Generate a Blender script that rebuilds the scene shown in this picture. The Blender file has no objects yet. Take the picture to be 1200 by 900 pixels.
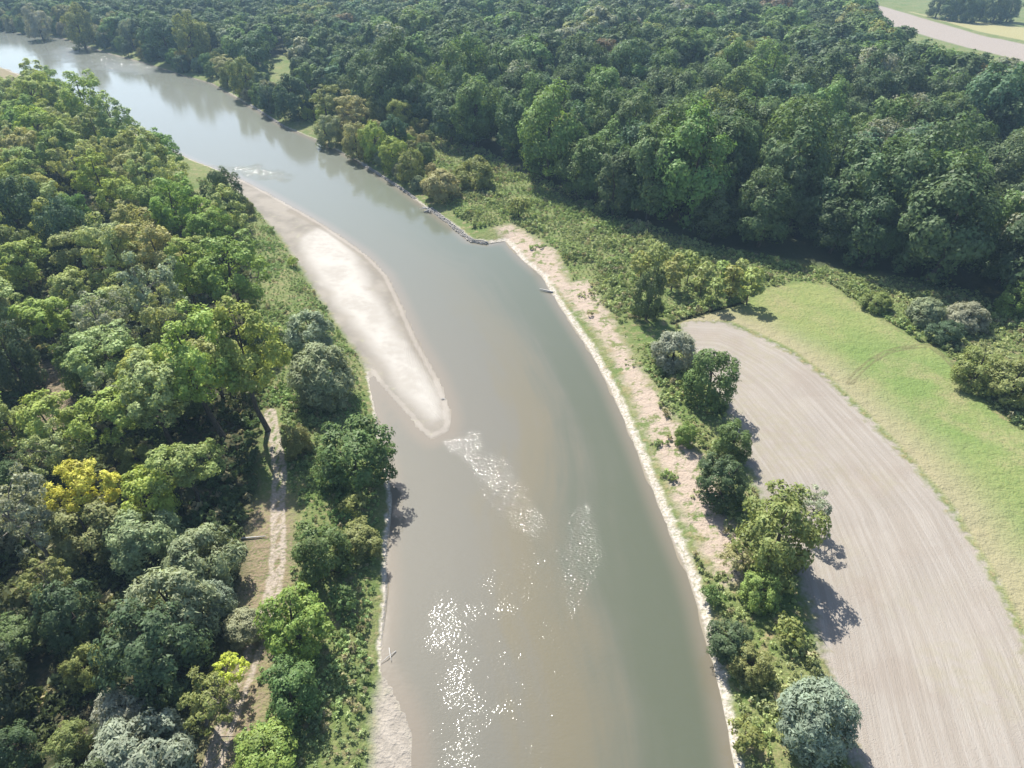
import bpy, math, random
import numpy as np
from mathutils import Vector

# ------------------------------------------------------------------ camera, sky, sun, exposure
S = bpy.context.scene
COL = S.collection
CAM_H, PITCH, FPX = 75.0, math.radians(35.0), 800.0        # focal length in pixels of the 1200 px wide photograph
cam = bpy.data.cameras.new("camera"); cam.sensor_width = 36.0; cam.lens = 36.0 * FPX / 1200.0
cam.clip_start = 1.0; cam.clip_end = 12000.0
cam_ob = bpy.data.objects.new("camera", cam); COL.objects.link(cam_ob)
cam_ob.location = (0, 0, CAM_H); cam_ob.rotation_euler = (math.pi / 2 - PITCH, 0, 0)
S.camera = cam_ob

SUN_EL, SUN_AZ = math.radians(50.0), math.radians(-24.0)    # azimuth from +Y, towards +X
sun_dir = Vector((math.cos(SUN_EL) * math.sin(SUN_AZ), math.cos(SUN_EL) * math.cos(SUN_AZ), math.sin(SUN_EL)))
W = bpy.data.worlds.new("World"); S.world = W; W.use_nodes = True
wn = W.node_tree; wn.nodes.clear()
sky = wn.nodes.new("ShaderNodeTexSky"); sky.sky_type = 'NISHITA'; sky.sun_disc = False
sky.sun_elevation = SUN_EL; sky.sun_rotation = SUN_AZ; sky.air_density = 1.0; sky.dust_density = 1.2; sky.ozone_density = 1.0
bg = wn.nodes.new("ShaderNodeBackground"); bg.inputs["Strength"].default_value = 0.10
wo = wn.nodes.new("ShaderNodeOutputWorld")
wn.links.new(sky.outputs[0], bg.inputs[0]); wn.links.new(bg.outputs[0], wo.inputs[0])
sun = bpy.data.lights.new("sun", 'SUN'); sun.energy = 5.0; sun.angle = math.radians(0.5); sun.color = (1.0, 0.95, 0.87)
sun_ob = bpy.data.objects.new("sun", sun); COL.objects.link(sun_ob)
sun_ob.rotation_euler = sun_dir.to_track_quat('Z', 'Y').to_euler(); sun_ob.location = (-60, 60, 300)
S.view_settings.view_transform = 'Standard'; S.view_settings.look = 'None'
S.view_settings.exposure = 0.95; S.view_settings.gamma = 1.0
cy = S.cycles
cy.max_bounces = 5; cy.diffuse_bounces = 2; cy.glossy_bounces = 2; cy.transmission_bounces = 2; cy.transparent_max_bounces = 4; cy.volume_bounces = 0

# ------------------------------------------------------------------ helpers
CP, SP = math.cos(PITCH), math.sin(PITCH)
def at(px, py, z=0.0):
    """world point on level z seen at photo pixel (px, py)"""
    rx = (px - 600.0) / FPX; d = (py - 450.0) / FPX
    ry = CP - d * SP; rz = -SP - d * CP
    t = (z - CAM_H) / rz
    return (rx * t, ry * t)
def depth_of(x, y, z):
    return y * CP - (z - CAM_H) * SP
def pix(x, y, z):
    w = depth_of(x, y, z); u = y * SP + (z - CAM_H) * CP
    return 600 + FPX * x / w, 450 - FPX * u / w
def poly(pts, z=0.0):
    return np.array([at(p[0], p[1], z) for p in pts])
def seg_dist(P, A, closed=True):
    """distance of points P to the polyline A and an inside flag"""
    n = len(A); best = np.full(len(P), 1e18); ins = np.zeros(len(P), bool)
    for i in range(n if closed else n - 1):
        a = A[i]; b = A[(i + 1) % n]; e = b - a
        w = P - a
        t = np.clip((w @ e) / max(e @ e, 1e-9), 0, 1)
        d = w - t[:, None] * e
        best = np.minimum(best, (d * d).sum(1))
        if closed:
            c = (a[1] > P[:, 1]) != (b[1] > P[:, 1])
            dy = b[1] - a[1]
            if abs(dy) > 1e-12:
                xi = a[0] + (P[:, 1] - a[1]) / dy * e[0]
                ins ^= c & (P[:, 0] < xi)
    return np.sqrt(best), ins
def sdf(P, A):
    d, i = seg_dist(P, A); return np.where(i, -d, d)
def hash2(ix, iy, s):
    h = (ix.astype(np.int64) * 374761393 + iy.astype(np.int64) * 668265263 + s * 974711) & 0xffffffff
    h = ((h ^ (h >> 13)) * 1274126177) & 0xffffffff
    return ((h ^ (h >> 16)) & 0xffff) / 65535.0
def vnoise(P, sc, s=0):
    q = P / sc; i = np.floor(q); f = q - i; f = f * f * (3 - 2 * f)
    ix, iy = i[:, 0], i[:, 1]
    a = hash2(ix, iy, s); b = hash2(ix + 1, iy, s); c = hash2(ix, iy + 1, s); d = hash2(ix + 1, iy + 1, s)
    return (a * (1 - f[:, 0]) + b * f[:, 0]) * (1 - f[:, 1]) + (c * (1 - f[:, 0]) + d * f[:, 0]) * f[:, 1] - 0.5
def sstep(a, b, x):
    t = np.clip((x - a) / (b - a), 0, 1); return t * t * (3 - 2 * t)

def make_mesh(name, V, F, mats=(), midx=None, fattr=None, vattr=None, smooth=False):
    V = np.asarray(V, np.float32); F = np.asarray(F, np.int32); k = F.shape[1]
    m = bpy.data.meshes.new(name)
    m.vertices.add(len(V)); m.vertices.foreach_set("co", V.ravel())
    m.loops.add(F.size); m.loops.foreach_set("vertex_index", F.ravel())
    m.polygons.add(len(F)); m.polygons.foreach_set("loop_start", np.arange(0, F.size, k, dtype=np.int32))
    for mt in mats: m.materials.append(mt)
    if midx is not None: m.polygons.foreach_set("material_index", np.asarray(midx, np.int32))
    if smooth: m.polygons.foreach_set("use_smooth", np.ones(len(F), bool))
    for n, a in (fattr or {}).items():
        m.attributes.new(n, 'FLOAT', 'FACE').data.foreach_set("value", np.asarray(a, np.float32))
    for n, a in (vattr or {}).items():
        m.attributes.new(n, 'FLOAT', 'POINT').data.foreach_set("value", np.asarray(a, np.float32))
    m.update(calc_edges=True); m.validate()
    return m
def link(name, data, parent=None):
    o = bpy.data.objects.new(name, data); COL.objects.link(o)
    if parent is not None: o.parent = parent
    return o
def tag(o, label=None, cat=None, group=None, kind=None):
    if label: o['label'] = label
    if cat: o['category'] = cat
    if group: o['group'] = group
    if kind: o['kind'] = kind
    return o

# ------------------------------------------------------------------ material helpers
class NT:
    def __init__(s, name):
        s.m = bpy.data.materials.new(name); s.m.use_nodes = True; s.t = s.m.node_tree; s.t.nodes.clear()
        s.out = s.n("ShaderNodeOutputMaterial")
    def n(s, typ, **kw):
        nd = s.t.nodes.new(typ)
        for k, v in kw.items(): setattr(nd, k, v)
        return nd
    def put(s, sock, v):
        if isinstance(v, bpy.types.NodeSocket): s.t.links.new(v, sock)
        elif v is not None:
            if hasattr(sock.default_value, '__len__') and isinstance(v, (tuple, list)) and len(v) == 3 and len(sock.default_value) == 4: v = (*v, 1)
            sock.default_value = v
    def math(s, op, a, b=None, c=None, clamp=False):
        nd = s.n("ShaderNodeMath", operation=op, use_clamp=clamp)
        s.put(nd.inputs[0], a); s.put(nd.inputs[1], b)
        if c is not None: s.put(nd.inputs[2], c)
        return nd.outputs[0]
    def attr(s, name, typ='GEOMETRY', out="Fac"):
        return s.n("ShaderNodeAttribute", attribute_name=name, attribute_type=typ).outputs[out]
    def noise(s, scale, detail=3, vec=None, rough=0.55, out="Fac", dist=0.0):
        nd = s.n("ShaderNodeTexNoise"); nd.inputs["Scale"].default_value = scale; nd.inputs["Detail"].default_value = detail
        nd.inputs["Roughness"].default_value = rough; nd.inputs["Distortion"].default_value = dist
        if vec is not None: s.put(nd.inputs["Vector"], vec)
        return nd.outputs[out]
    def ramp(s, v, lo, hi, a=0.0, b=1.0):
        nd = s.n("ShaderNodeMapRange", interpolation_type='SMOOTHSTEP')
        for i, x in enumerate((v, lo, hi, a, b)): s.put(nd.inputs[i], x)
        return nd.outputs[0]
    def mix(s, f, a, b, mode='MIX'):
        nd = s.n("ShaderNodeMix", data_type='RGBA', blend_type=mode)
        s.put(nd.inputs[0], f); s.put(nd.inputs[6], a); s.put(nd.inputs[7], b)
        return nd.outputs[2]
    def bump(s, h, dist, strength=1.0, normal=None):
        nd = s.n("ShaderNodeBump"); nd.inputs["Distance"].default_value = dist
        s.put(nd.inputs["Strength"], strength); s.put(nd.inputs["Height"], h)
        if normal is not None: s.put(nd.inputs["Normal"], normal)
        return nd.outputs[0]
    def bsdf(s, col, rough=0.9, normal=None, spec=0.2):
        nd = s.n("ShaderNodeBsdfPrincipled")
        s.put(nd.inputs["Base Color"], col); s.put(nd.inputs["Roughness"], rough); nd.inputs["Specular IOR Level"].default_value = spec
        if normal is not None: s.put(nd.inputs["Normal"], normal)
        return nd
    def done(s, sh):
        s.t.links.new(sh, s.out.inputs["Surface"]); return s.m

def foliage(name, source, trans=0.31, gloss=0.015):
    t = NT(name)
    if source == 'OBJECT':
        oi = t.n("ShaderNodeObjectInfo"); base = oi.outputs["Color"]
    else:
        base = t.attr("tint", 'INSTANCER', "Color")
    r = t.attr("rnd")
    geo = t.n("ShaderNodeNewGeometry")
    big = t.noise(0.35, 2, geo.outputs["Position"])
    v = t.math('ADD', t.ramp(r, 0, 1, 0.78, 1.22), t.ramp(big, 0.3, 0.7, -0.15, 0.15))
    hs = t.n("ShaderNodeHueSaturation"); t.put(hs.inputs["Color"], base); t.put(hs.inputs["Value"], v)
    t.put(hs.inputs["Hue"], t.ramp(t.math('FRACT', t.math('MULTIPLY', r, 7.31)), 0, 1, 0.493, 0.518))
    col = hs.outputs[0]
    d = t.n("ShaderNodeBsdfDiffuse"); t.put(d.inputs[0], col)
    tr = t.n("ShaderNodeBsdfTranslucent")
    t.put(tr.inputs[0], t.mix(1.0, col, (1.25, 1.2, 0.7, 1), 'MULTIPLY'))
    m1 = t.n("ShaderNodeMixShader"); m1.inputs[0].default_value = trans
    t.t.links.new(d.outputs[0], m1.inputs[1]); t.t.links.new(tr.outputs[0], m1.inputs[2])
    g = t.n("ShaderNodeBsdfGlossy"); g.inputs["Roughness"].default_value = 0.5; g.inputs[0].default_value = (0.8, 0.85, 0.8, 1)
    m2 = t.n("ShaderNodeMixShader"); m2.inputs[0].default_value = gloss
    t.t.links.new(m1.outputs[0], m2.inputs[1]); t.t.links.new(g.outputs[0], m2.inputs[2])
    return t.done(m2.outputs[0])
LEAF = foliage("leaf", 'OBJECT'); LEAF_FAR = foliage("leaf_far", 'INSTANCER')
def bark_mat(name, a, b):
    t = NT(name); co = t.n("ShaderNodeTexCoord").outputs["Object"]
    mp = t.n("ShaderNodeMapping"); mp.inputs["Scale"].default_value = (3, 3, 0.6); t.put(mp.inputs[0], co)
    c = t.mix(t.ramp(t.noise(3, 4, mp.outputs[0]), .35, .65), a, b)
    return t.done(t.bsdf(c, 0.95, t.bump(t.noise(6, 3, mp.outputs[0]), 0.05)).outputs[0])
BARK = bark_mat("bark", (0.055, 0.045, 0.035), (0.12, 0.10, 0.08))
BARK_PALE = bark_mat("bark_pale", (0.14, 0.12, 0.10), (0.30, 0.27, 0.23))

# ------------------------------------------------------------------ plan of the place (traced on the ground)
WATER = poly([(-700, 12), (-250, 20), (0, 36), (75, 45), (130, 63), (165, 72), (215, 88), (250, 98), (290, 122), (330, 147), (380, 168), (425, 192),
    (470, 222), (500, 244), (530, 266), (550, 283), (572, 286), (592, 283), (612, 305), (635, 324), (645, 342), (660, 365), (690, 410), (715, 455),
    (730, 490), (747, 530), (765, 575), (785, 625), (805, 670), (820, 715), (833, 770), (845, 820), (855, 870), (861, 905), (885, 1100), (900, 1500),
    (430, 1500), (460, 1000), (487, 905), (483, 850), (470, 820), (451, 788), (447, 760), (453, 700), (453, 640), (459, 590), (453, 545),
    (444, 503), (440, 480), (432, 436), (446, 455), (462, 472), (480, 492), (490, 505), (506, 517), (517, 510), (527, 508), (530, 495),
    (527, 472), (514, 440), (490, 398), (471, 355), (455, 322), (430, 297), (380, 263), (340, 240), (302, 219), (272, 205), (230, 190), (160, 158), (100, 123),
    (40, 95), (0, 79), (-200, 68), (-700, 60)])
BAR = poly([(255, 196), (302, 215), (380, 259), (430, 293), (460, 320), (480, 355), (500, 395), (524, 440), (537, 470), (540, 500), (528, 520), (500, 522),
    (470, 490), (440, 458), (428, 428), (400, 388), (375, 350), (355, 318), (330, 280), (300, 246), (270, 216)])
DRY = poly([(352, 280), (372, 268), (392, 272), (415, 296), (432, 330), (452, 368), (476, 408), (500, 440), (516, 468), (520, 488), (506, 494), (480, 470),
    (452, 432), (425, 395), (398, 362), (376, 330), (358, 305)])
RIM = poly([(340, 247), (382, 268), (428, 300), (452, 326), (468, 360), (486, 400), (512, 442)])
BEACH2 = poly([(452, 786), (468, 815), (484, 850), (489, 905), (489, 1000), (434, 1000), (435, 900), (438, 830), (445, 795)])
WOOD = poly([(-700, 95), (0, 98), (60, 130), (120, 165), (215, 225), (275, 285), (300, 345), (312, 420), (305, 500), (300, 560), (300, 640), (270, 760), (230, 900),
    (150, 1400), (-1500, 1400), (-900, 300)])
FIELD = poly([(798, 383), (850, 386), (885, 400), (925, 422), (965, 452), (1010, 497), (1060, 548), (1110, 608), (1158, 690), (1200, 775), (1300, 1010), (1400, 1400),
    (1030, 1400), (1012, 1000), (1000, 905), (975, 840), (965, 790), (945, 720), (925, 660), (890, 590), (868, 540), (850, 490), (825, 440), (802, 405)])
FIELD_R = poly([(798, 383), (850, 386), (885, 400), (925, 422), (965, 452), (1010, 497), (1060, 548), (1110, 608), (1158, 690), (1200, 775), (1300, 1010), (1400, 1400)])
MEADOW = poly([(790, 386), (830, 374), (870, 360), (900, 346), (940, 338), (975, 345), (1000, 365), (1040, 390), (1075, 412), (1095, 415), (1120, 445), (1160, 490),
    (1200, 520), (1320, 590), (1600, 700), (1700, 1400), (1420, 1400), (1310, 1010), (1206, 770), (1164, 688), (1114, 605), (1064, 545), (1014, 494), (968, 449), (928, 419), (888, 397), (852, 383)])
SOIL = poly([(580, 272), (600, 268), (650, 300), (668, 338), (690, 335), (712, 375), (742, 430), (770, 470), (800, 520), (835, 560), (850, 610), (878, 640), (872, 690), (845, 690),
    (820, 650), (790, 590), (760, 520), (735, 460), (705, 400), (660, 350), (620, 308)])
FOREST = poly([(-700, 6), (-250, 16), (0, 31), (70, 40), (130, 57), (170, 65), (215, 80), (255, 88), (300, 96), (316, 70), (342, 68), (358, 118), (420, 140), (470, 160), (500, 164), (560, 186), (640, 226),
    (700, 254), (760, 278), (830, 294), (890, 306), (960, 318), (1040, 328), (1120, 346), (1200, 380), (1400, 440), (1800, 530), (2600, 500), (1800, 250), (1350, 195), (1200, 150),
    (1120, 128), (1060, 108), (1015, 72), (1000, 40), (1000, -35), (0, -45), (-700, -40)])
STRIP = poly([(1005, 4), (1030, 9), (1080, 24), (1150, 45), (1200, 55), (1350, 88), (1600, 140), (1600, 190), (1350, 118), (1200, 76), (1120, 56), (1060, 38), (1016, 23)])
YELLOW = poly([(1050, 14), (1100, 22), (1160, 31), (1230, 38), (1400, 60), (1600, 110), (1600, 135), (1350, 84), (1200, 51), (1150, 41), (1085, 22)])
HERB = poly([(350, 140), (420, 140), (500, 155), (560, 178), (640, 220), (700, 250), (770, 276), (880, 306), (960, 322), (1000, 330), (1040, 330), (1110, 340), (1210, 385), (1400, 460),
    (1320, 588), (1200, 518), (1160, 488), (1120, 443), (1097, 413), (1075, 410), (1040, 388), (1000, 363), (975, 343), (940, 336), (895, 345), (868, 358), (830, 372), (795, 382),
    (800, 410), (825, 445), (850, 495), (868, 545), (890, 595), (925, 665), (945, 725), (965, 795), (975, 845), (1000, 910), (1010, 1000), (900, 1000), (868, 905), (856, 830),
    (843, 770), (828, 705), (812, 655), (790, 605), (770, 555), (750, 510), (732, 462), (716, 428), (700, 395), (685, 362), (660, 345), (640, 318), (615, 290), (590, 270), (555, 272),
    (520, 245), (490, 226), (440, 192)])
LEFTBANK = poly([(272, 216), (300, 248), (328, 282), (352, 320), (373, 352), (398, 390), (426, 430), (434, 480), (440, 505), (450, 545), (455, 590), (449, 640), (449, 700),
    (443, 760), (440, 800), (434, 840), (431, 900), (425, 1010), (260, 1010), (285, 900), (300, 780), (340, 690), (338, 600), (325, 520), (302, 500), (308, 420), (296, 345), (268, 285), (250, 240), (230, 215)])
PATH_PTS = poly([(318, 490), (324, 520), (330, 560), (328, 600), (329, 640), (327, 680), (318, 720), (303, 765), (288, 808), (270, 852), (254, 905), (235, 980), (210, 1100)])
DRYCLEAR = poly([(295, 600), (345, 590), (352, 690), (330, 760), (318, 860), (290, 920), (235, 930), (250, 850), (275, 770), (285, 690)])
DRYGAP = poly([(48, 430), (85, 440), (98, 490), (70, 520), (45, 500)]); DRYEDGE = poly([(-80, 84), (0, 81), (30, 85), (26, 98), (-80, 108)])
TRACK = poly([(993, 458), (1003, 444), (1018, 431), (1035, 421), (1055, 416), (1090, 413)])
TRACK2 = poly([(1090, 417), (1105, 428), (1122, 448), (1135, 462)])
DITCH = poly([(786, 386), (803, 379), (830, 371), (855, 365), (874, 359)])
FARTRACK = poly([(1188, 12), (1194, 21), (1215, 27), (1300, 40)])
# shallow riffles where the water runs rough
RIFFLES = [poly([(546, 500), (575, 518), (600, 550), (615, 580), (640, 605), (632, 628), (603, 625), (588, 605), (572, 575), (556, 545), (546, 520)]),
           poly([(660, 596), (700, 580), (712, 640), (700, 690), (672, 730), (650, 690), (638, 660)]),
           poly([(497, 692), (528, 694), (545, 750), (568, 830), (590, 930), (500, 930), (512, 850), (512, 770)]),
           poly([(60, 62), (95, 52), (200, 78), (190, 88), (110, 80)]),
           poly([(240, 195), (300, 193), (345, 206), (340, 216), (290, 208)]),
           poly([(515, 720), (570, 650), (650, 600), (710, 590), (735, 680), (720, 800), (670, 930), (515, 930)]),
           poly([(520, 516), (531, 516), (541, 527), (530, 533)])]

BANKL = poly([(272, 205), (302, 219), (340, 240), (380, 263), (430, 297), (455, 322), (471, 355), (490, 398), (514, 440), (527, 472), (530, 495), (520, 530), (470, 560), (459, 590),
    (453, 640), (453, 700), (447, 760), (470, 820), (487, 905), (460, 1000), (430, 1500)])
BANKR = poly([(470, 222), (550, 283), (592, 283), (635, 324), (660, 365), (690, 410), (715, 455), (747, 530), (785, 625), (820, 715), (833, 770), (855, 870), (885, 1100), (900, 1500)])

def terrain(P, sw=None, sb=None):
    """ground level: riverbed, low sand bars, bank step, gently uneven flood plain"""
    if sw is None: sw = sdf(P, WATER)
    if sb is None: sb = np.minimum(sdf(P, BAR), sdf(P, BEACH2))
    sw = sw + vnoise(P, 3.0, 5) * .6 + vnoise(P, 1.2, 6) * 0.25
    land = 1.7 * (1 - np.exp(-np.maximum(sw, 0) / 4.5)) + vnoise(P, 14, 1) * 0.5 * sstep(4, 12, sw) + vnoise(P, 4, 2) * 0.18 * sstep(3, 8, sw)
    low = np.minimum(0.035 * np.maximum(sw, 0), 0.4) + vnoise(P, 6, 3) * 0.06 * sstep(0.5, 3, sw)
    land = low + (land - low) * sstep(0.0, 3.5, sb)
    bed = np.maximum(-1.8, 0.16 * sw)
    return np.where(sw > 0, land, bed)

# ------------------------------------------------------------------ ground sheet
def axis(lo, hi, step, far_lo, far_hi, g=1.16):
    a = list(np.arange(lo, hi + 1e-6, step)); s = step
    while a[-1] < far_hi: s *= g; a.append(a[-1] + s)
    s = step; b = []
    x = lo
    while x > far_lo: s *= g; x -= s; b.append(x)
    return np.array(b[::-1] + a)
gx = axis(-120, 150, 1.0, -4000, 4000, 1.06); gy = axis(28, 300, 1.0, -3500, 4200, 1.045)
GX, GY = np.meshgrid(gx, gy); P = np.stack([GX.ravel(), GY.ravel()], 1)
sw = sdf(P, WATER); sb_bar = sdf(P, BAR); sb2 = sdf(P, BEACH2); sb = np.minimum(sb_bar, sb2)
Z = terrain(P, sw, sb)
dd, _ = seg_dist(P, DITCH, False); Z -= 0.5 * np.exp(-(dd / 0.7) ** 2)
nx, ny = len(gx), len(gy)
idx = np.arange(nx * ny).reshape(ny, nx)
F = np.stack([idx[:-1, :-1], idx[:-1, 1:], idx[1:, 1:], idx[1:, :-1]], -1).reshape(-1, 4)
dl, _ = seg_dist(P, FIELD_R, False)
pl = np.cumsum(np.r_[0, np.hypot(*np.diff(FIELD_R, axis=0).T)])
att = dict(sw=sw, sb=sb, dry=sdf(P, DRY), rim=seg_dist(P, RIM, False)[0], bar=sb_bar, wood=sdf(P, WOOD), field=sdf(P, FIELD), fr=dl, meadow=sdf(P, MEADOW), soil=sdf(P, SOIL),
           forest=sdf(P, FOREST), strip=sdf(P, STRIP), yellow=sdf(P, YELLOW), path=seg_dist(P, PATH_PTS, False)[0], dclear=np.minimum(np.minimum(sdf(P, DRYCLEAR), sdf(P, DRYGAP)), sdf(P, DRYEDGE)),
           track=np.minimum(seg_dist(P, TRACK, False)[0], seg_dist(P, TRACK2, False)[0]), ditch=dd, ftrack=seg_dist(P, FARTRACK, False)[0])
att = {k: np.clip(v, -60, 60) for k, v in att.items()}

def ground_mat():
    t = NT("ground"); pos = t.n("ShaderNodeNewGeometry").outputs["Position"]
    n1 = t.noise(0.12, 4, pos); n2 = t.noise(0.6, 4, pos); n3 = t.noise(2.5, 4, pos); n4 = t.noise(0.035, 3, pos); n5 = t.noise(9.0, 2, pos)
    def wob(name, amp, n=n2): return t.math('ADD', t.attr(name), t.math('MULTIPLY', t.math('SUBTRACT', n, 0.5), amp))
    def inside(name, soft=0.6, amp=2.0, n=n2): return t.ramp(wob(name, amp, n), soft, -soft)
    # rank grass and herbs
    grass = t.mix(t.ramp(n1, .35, .65), (0.105, 0.150, 0.045), (0.17, 0.18, 0.075))
    grass = t.mix(t.ramp(n2, .5, .72), grass, (0.26, 0.21, 0.12))
    grass = t.mix(t.ramp(n3, .35, .7, 0.0, 0.6), grass, (0.075, 0.12, 0.03))
    c = grass
    # wood floor
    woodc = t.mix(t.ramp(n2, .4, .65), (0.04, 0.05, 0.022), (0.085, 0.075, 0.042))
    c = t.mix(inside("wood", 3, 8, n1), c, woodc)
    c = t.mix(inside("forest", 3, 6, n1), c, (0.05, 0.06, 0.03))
    # dry trampled clearing beside the track
    c = t.mix(t.math('MULTIPLY', inside("dclear", 2, 6), t.ramp(n3, .25, .6)), c, t.mix(n3, (0.17, 0.135, 0.085), (0.25, 0.195, 0.135)))
    # mown meadow
    mead = t.mix(t.ramp(n4, .35, .65), (0.145, 0.200, 0.062), (0.212, 0.228, 0.088))
    mead = t.mix(t.ramp(n1, .45, .75, 0, .8), mead, (0.255, 0.225, 0.12))
    mead = t.mix(t.ramp(n3, .4, .7, 0, .55), mead, (0.095, 0.155, 0.045))
    c = t.mix(inside("meadow", 0.8, 2.5), c, mead)
    # olive fringe of the ploughed field
    fr = t.ramp(wob("fr", 9, n1), 12.0, 1.0)
    c = t.mix(t.math('MULTIPLY', t.math('MULTIPLY', fr, inside("meadow", 0.8, 1)), 0.75), c, t.mix(n3, (0.24, 0.205, 0.13), (0.33, 0.28, 0.19)))
    # ploughed field: furrows follow its curved edge
    cb = t.n("ShaderNodeCombineXYZ"); sx = t.n("ShaderNodeSeparateXYZ"); t.put(sx.inputs[0], pos)
    t.put(cb.inputs[0], t.math('MULTIPLY', t.attr("fr"), 1.3)); t.put(cb.inputs[1], t.math('MULTIPLY', sx.outputs[1], 0.035))
    f1 = t.noise(1.0, 5, cb.outputs[0], 0.65); cb2 = t.n("ShaderNodeCombineXYZ")
    t.put(cb2.inputs[0], t.math('MULTIPLY', t.attr("fr"), 3.0)); t.put(cb2.inputs[1], t.math('MULTIPLY', sx.outputs[1], 0.12))
    f2 = t.noise(1.0, 3, cb2.outputs[0])
    fld = t.mix(t.ramp(f1, .35, .68), (0.262, 0.232, 0.196), (0.312, 0.284, 0.248))
    fld = t.mix(t.ramp(f2, .52, .75, 0, .22), fld, (0.36, 0.332, 0.295))
    fld = t.mix(t.ramp(n3, .55, .75, 0, .5), fld, (0.28, 0.23, 0.19))
    fld = t.mix(t.math('MULTIPLY', t.ramp(n4, .48, .62), t.ramp(n2, .35, .65, 0, .4)), fld, (0.26, 0.24, 0.155))
    fld = t.mix(t.ramp(n1, .52, .72, 0, .4), fld, (0.235, 0.195, 0.16))
    fld = t.mix(t.ramp(n5, .60, .70, 0, .45), fld, (0.19, 0.155, 0.125))
    c = t.mix(inside("field", 1.0, 6, n2), c, fld)
    c = t.mix(inside("strip", 2.0, 4), c, t.mix(n2, (0.25, 0.215, 0.185), (0.30, 0.262, 0.225)))
    c = t.mix(inside("yellow", 2.0, 5), c, t.mix(n1, (0.30, 0.265, 0.13), (0.27, 0.26, 0.13)))
    c = t.mix(t.ramp(t.attr("ftrack"), 4, 2), c, (0.6, 0.56, 0.5))
    # bare pinkish soil on the right bank
    sm = t.math('MULTIPLY', inside("soil", 1.5, 5), t.ramp(t.noise(0.45, 5, pos, 0.7), .38, .50))
    c = t.mix(sm, c, t.mix(n3, (0.285, 0.22, 0.168), (0.41, 0.345, 0.285)))
    # wheel tracks
    rut = t.math('ABSOLUTE', t.math('SUBTRACT', wob("path", 0.9, n2), 0.7))
    c = t.mix(t.math('MULTIPLY', t.ramp(rut, 0.55, 0.15), t.ramp(n3, .3, .6, .3, 1)), c, t.mix(n3, (0.28, 0.235, 0.19), (0.38, 0.33, 0.275)))
    tr = t.math('ABSOLUTE', t.math('SUBTRACT', t.attr("track"), 0.5))
    c = t.mix(t.ramp(tr, .35, .1, 0, .5), c, (0.11, 0.10, 0.05))
    c = t.mix(t.ramp(t.attr("ditch"), .8, .3), c, (0.03, 0.035, 0.015))
    # sandy shore and the sand bar
    sand = t.mix(t.ramp(n3, .3, .7), (0.36, 0.32, 0.27), (0.47, 0.425, 0.37))
    shore = t.ramp(t.math('ADD', t.attr("sw"), t.math('MULTIPLY', t.math('SUBTRACT', n2, .5), 2.0)), t.ramp(t.attr("soil"), 30, 8, .9, 1.8), t.ramp(t.attr("soil"), 30, 8, .2, .8))
    c = t.mix(t.math('MULTIPLY', t.math('MULTIPLY', shore, t.ramp(n3, .25, .6, .45, 1)), t.ramp(t.attr("forest"), 20, 34)), c, sand)
    damp = t.mix(t.ramp(n1, .35, .65), (0.20, 0.182, 0.155), (0.275, 0.25, 0.213))
    damp = t.mix(t.ramp(n2, .58, .75, 0, .5), damp, (0.33, 0.33, 0.22))
    dryn = t.math('ADD', wob("dry", 9, n1), t.math('MULTIPLY', t.math('SUBTRACT', n2, .5), 2.0))
    barc = t.mix(t.ramp(dryn, 1.8, -2.2), damp, t.mix(t.ramp(t.math('ADD', t.math('MULTIPLY', n1, .7), t.math('MULTIPLY', n2, .3)), .38, .6), (0.345, 0.322, 0.285), (0.425, 0.402, 0.365)))
    barc = t.mix(t.ramp(t.math('ABSOLUTE', wob("rim", 1.5, n1)), 1.8, .7, 0, .55), barc, (0.20, 0.175, 0.14))
    barc = t.mix(t.ramp(t.math('ABSOLUTE', t.math('SUBTRACT', wob("sw", 1.0, n2), .9)), .7, .2, 0, .25), barc, (0.47, 0.43, 0.385))
    c = t.mix(inside("bar", 1.0, 2.5), c, barc)
    b2 = t.mix(t.ramp(n2, .4, .65), (0.255, 0.23, 0.195), (0.32, 0.288, 0.245))
    b2 = t.mix(t.ramp(n5, .58, .72, 0, .5), b2, (0.24, 0.20, 0.16))
    sbx = t.math('MULTIPLY', inside("sb", 1.0, 2.0), t.ramp(t.attr("bar"), 3, 8))
    c = t.mix(sbx, c, b2)
    wet = t.ramp(t.attr("sw"), 0.25, -0.3)
    c = t.mix(wet, c, (0.23, 0.20, 0.15))
    h = t.math('ADD', t.math('MULTIPLY', n2, 1.0), t.math('MULTIPLY', n3, .5))
    bare = t.math('MAXIMUM', inside("bar", 1, 1), t.math('MAXIMUM', wet, inside("field", 1, 1)))
    hf = t.math('ADD', t.math('MULTIPLY', n5, .35), t.math('MULTIPLY', f2, .35))
    nd = t.n("ShaderNodeMix", data_type='FLOAT'); t.put(nd.inputs[0], bare); t.put(nd.inputs[2], t.math('MULTIPLY', h, 1.6)); t.put(nd.inputs[3], hf)
    return t.done(t.bsdf(c, 0.95, t.bump(nd.outputs[0], 0.30), 0.15).outputs[0])
g = link("ground", make_mesh("ground", np.c_[P, Z], F, [ground_mat()], vattr=att, smooth=True))
tag(g, kind='structure')

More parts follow.
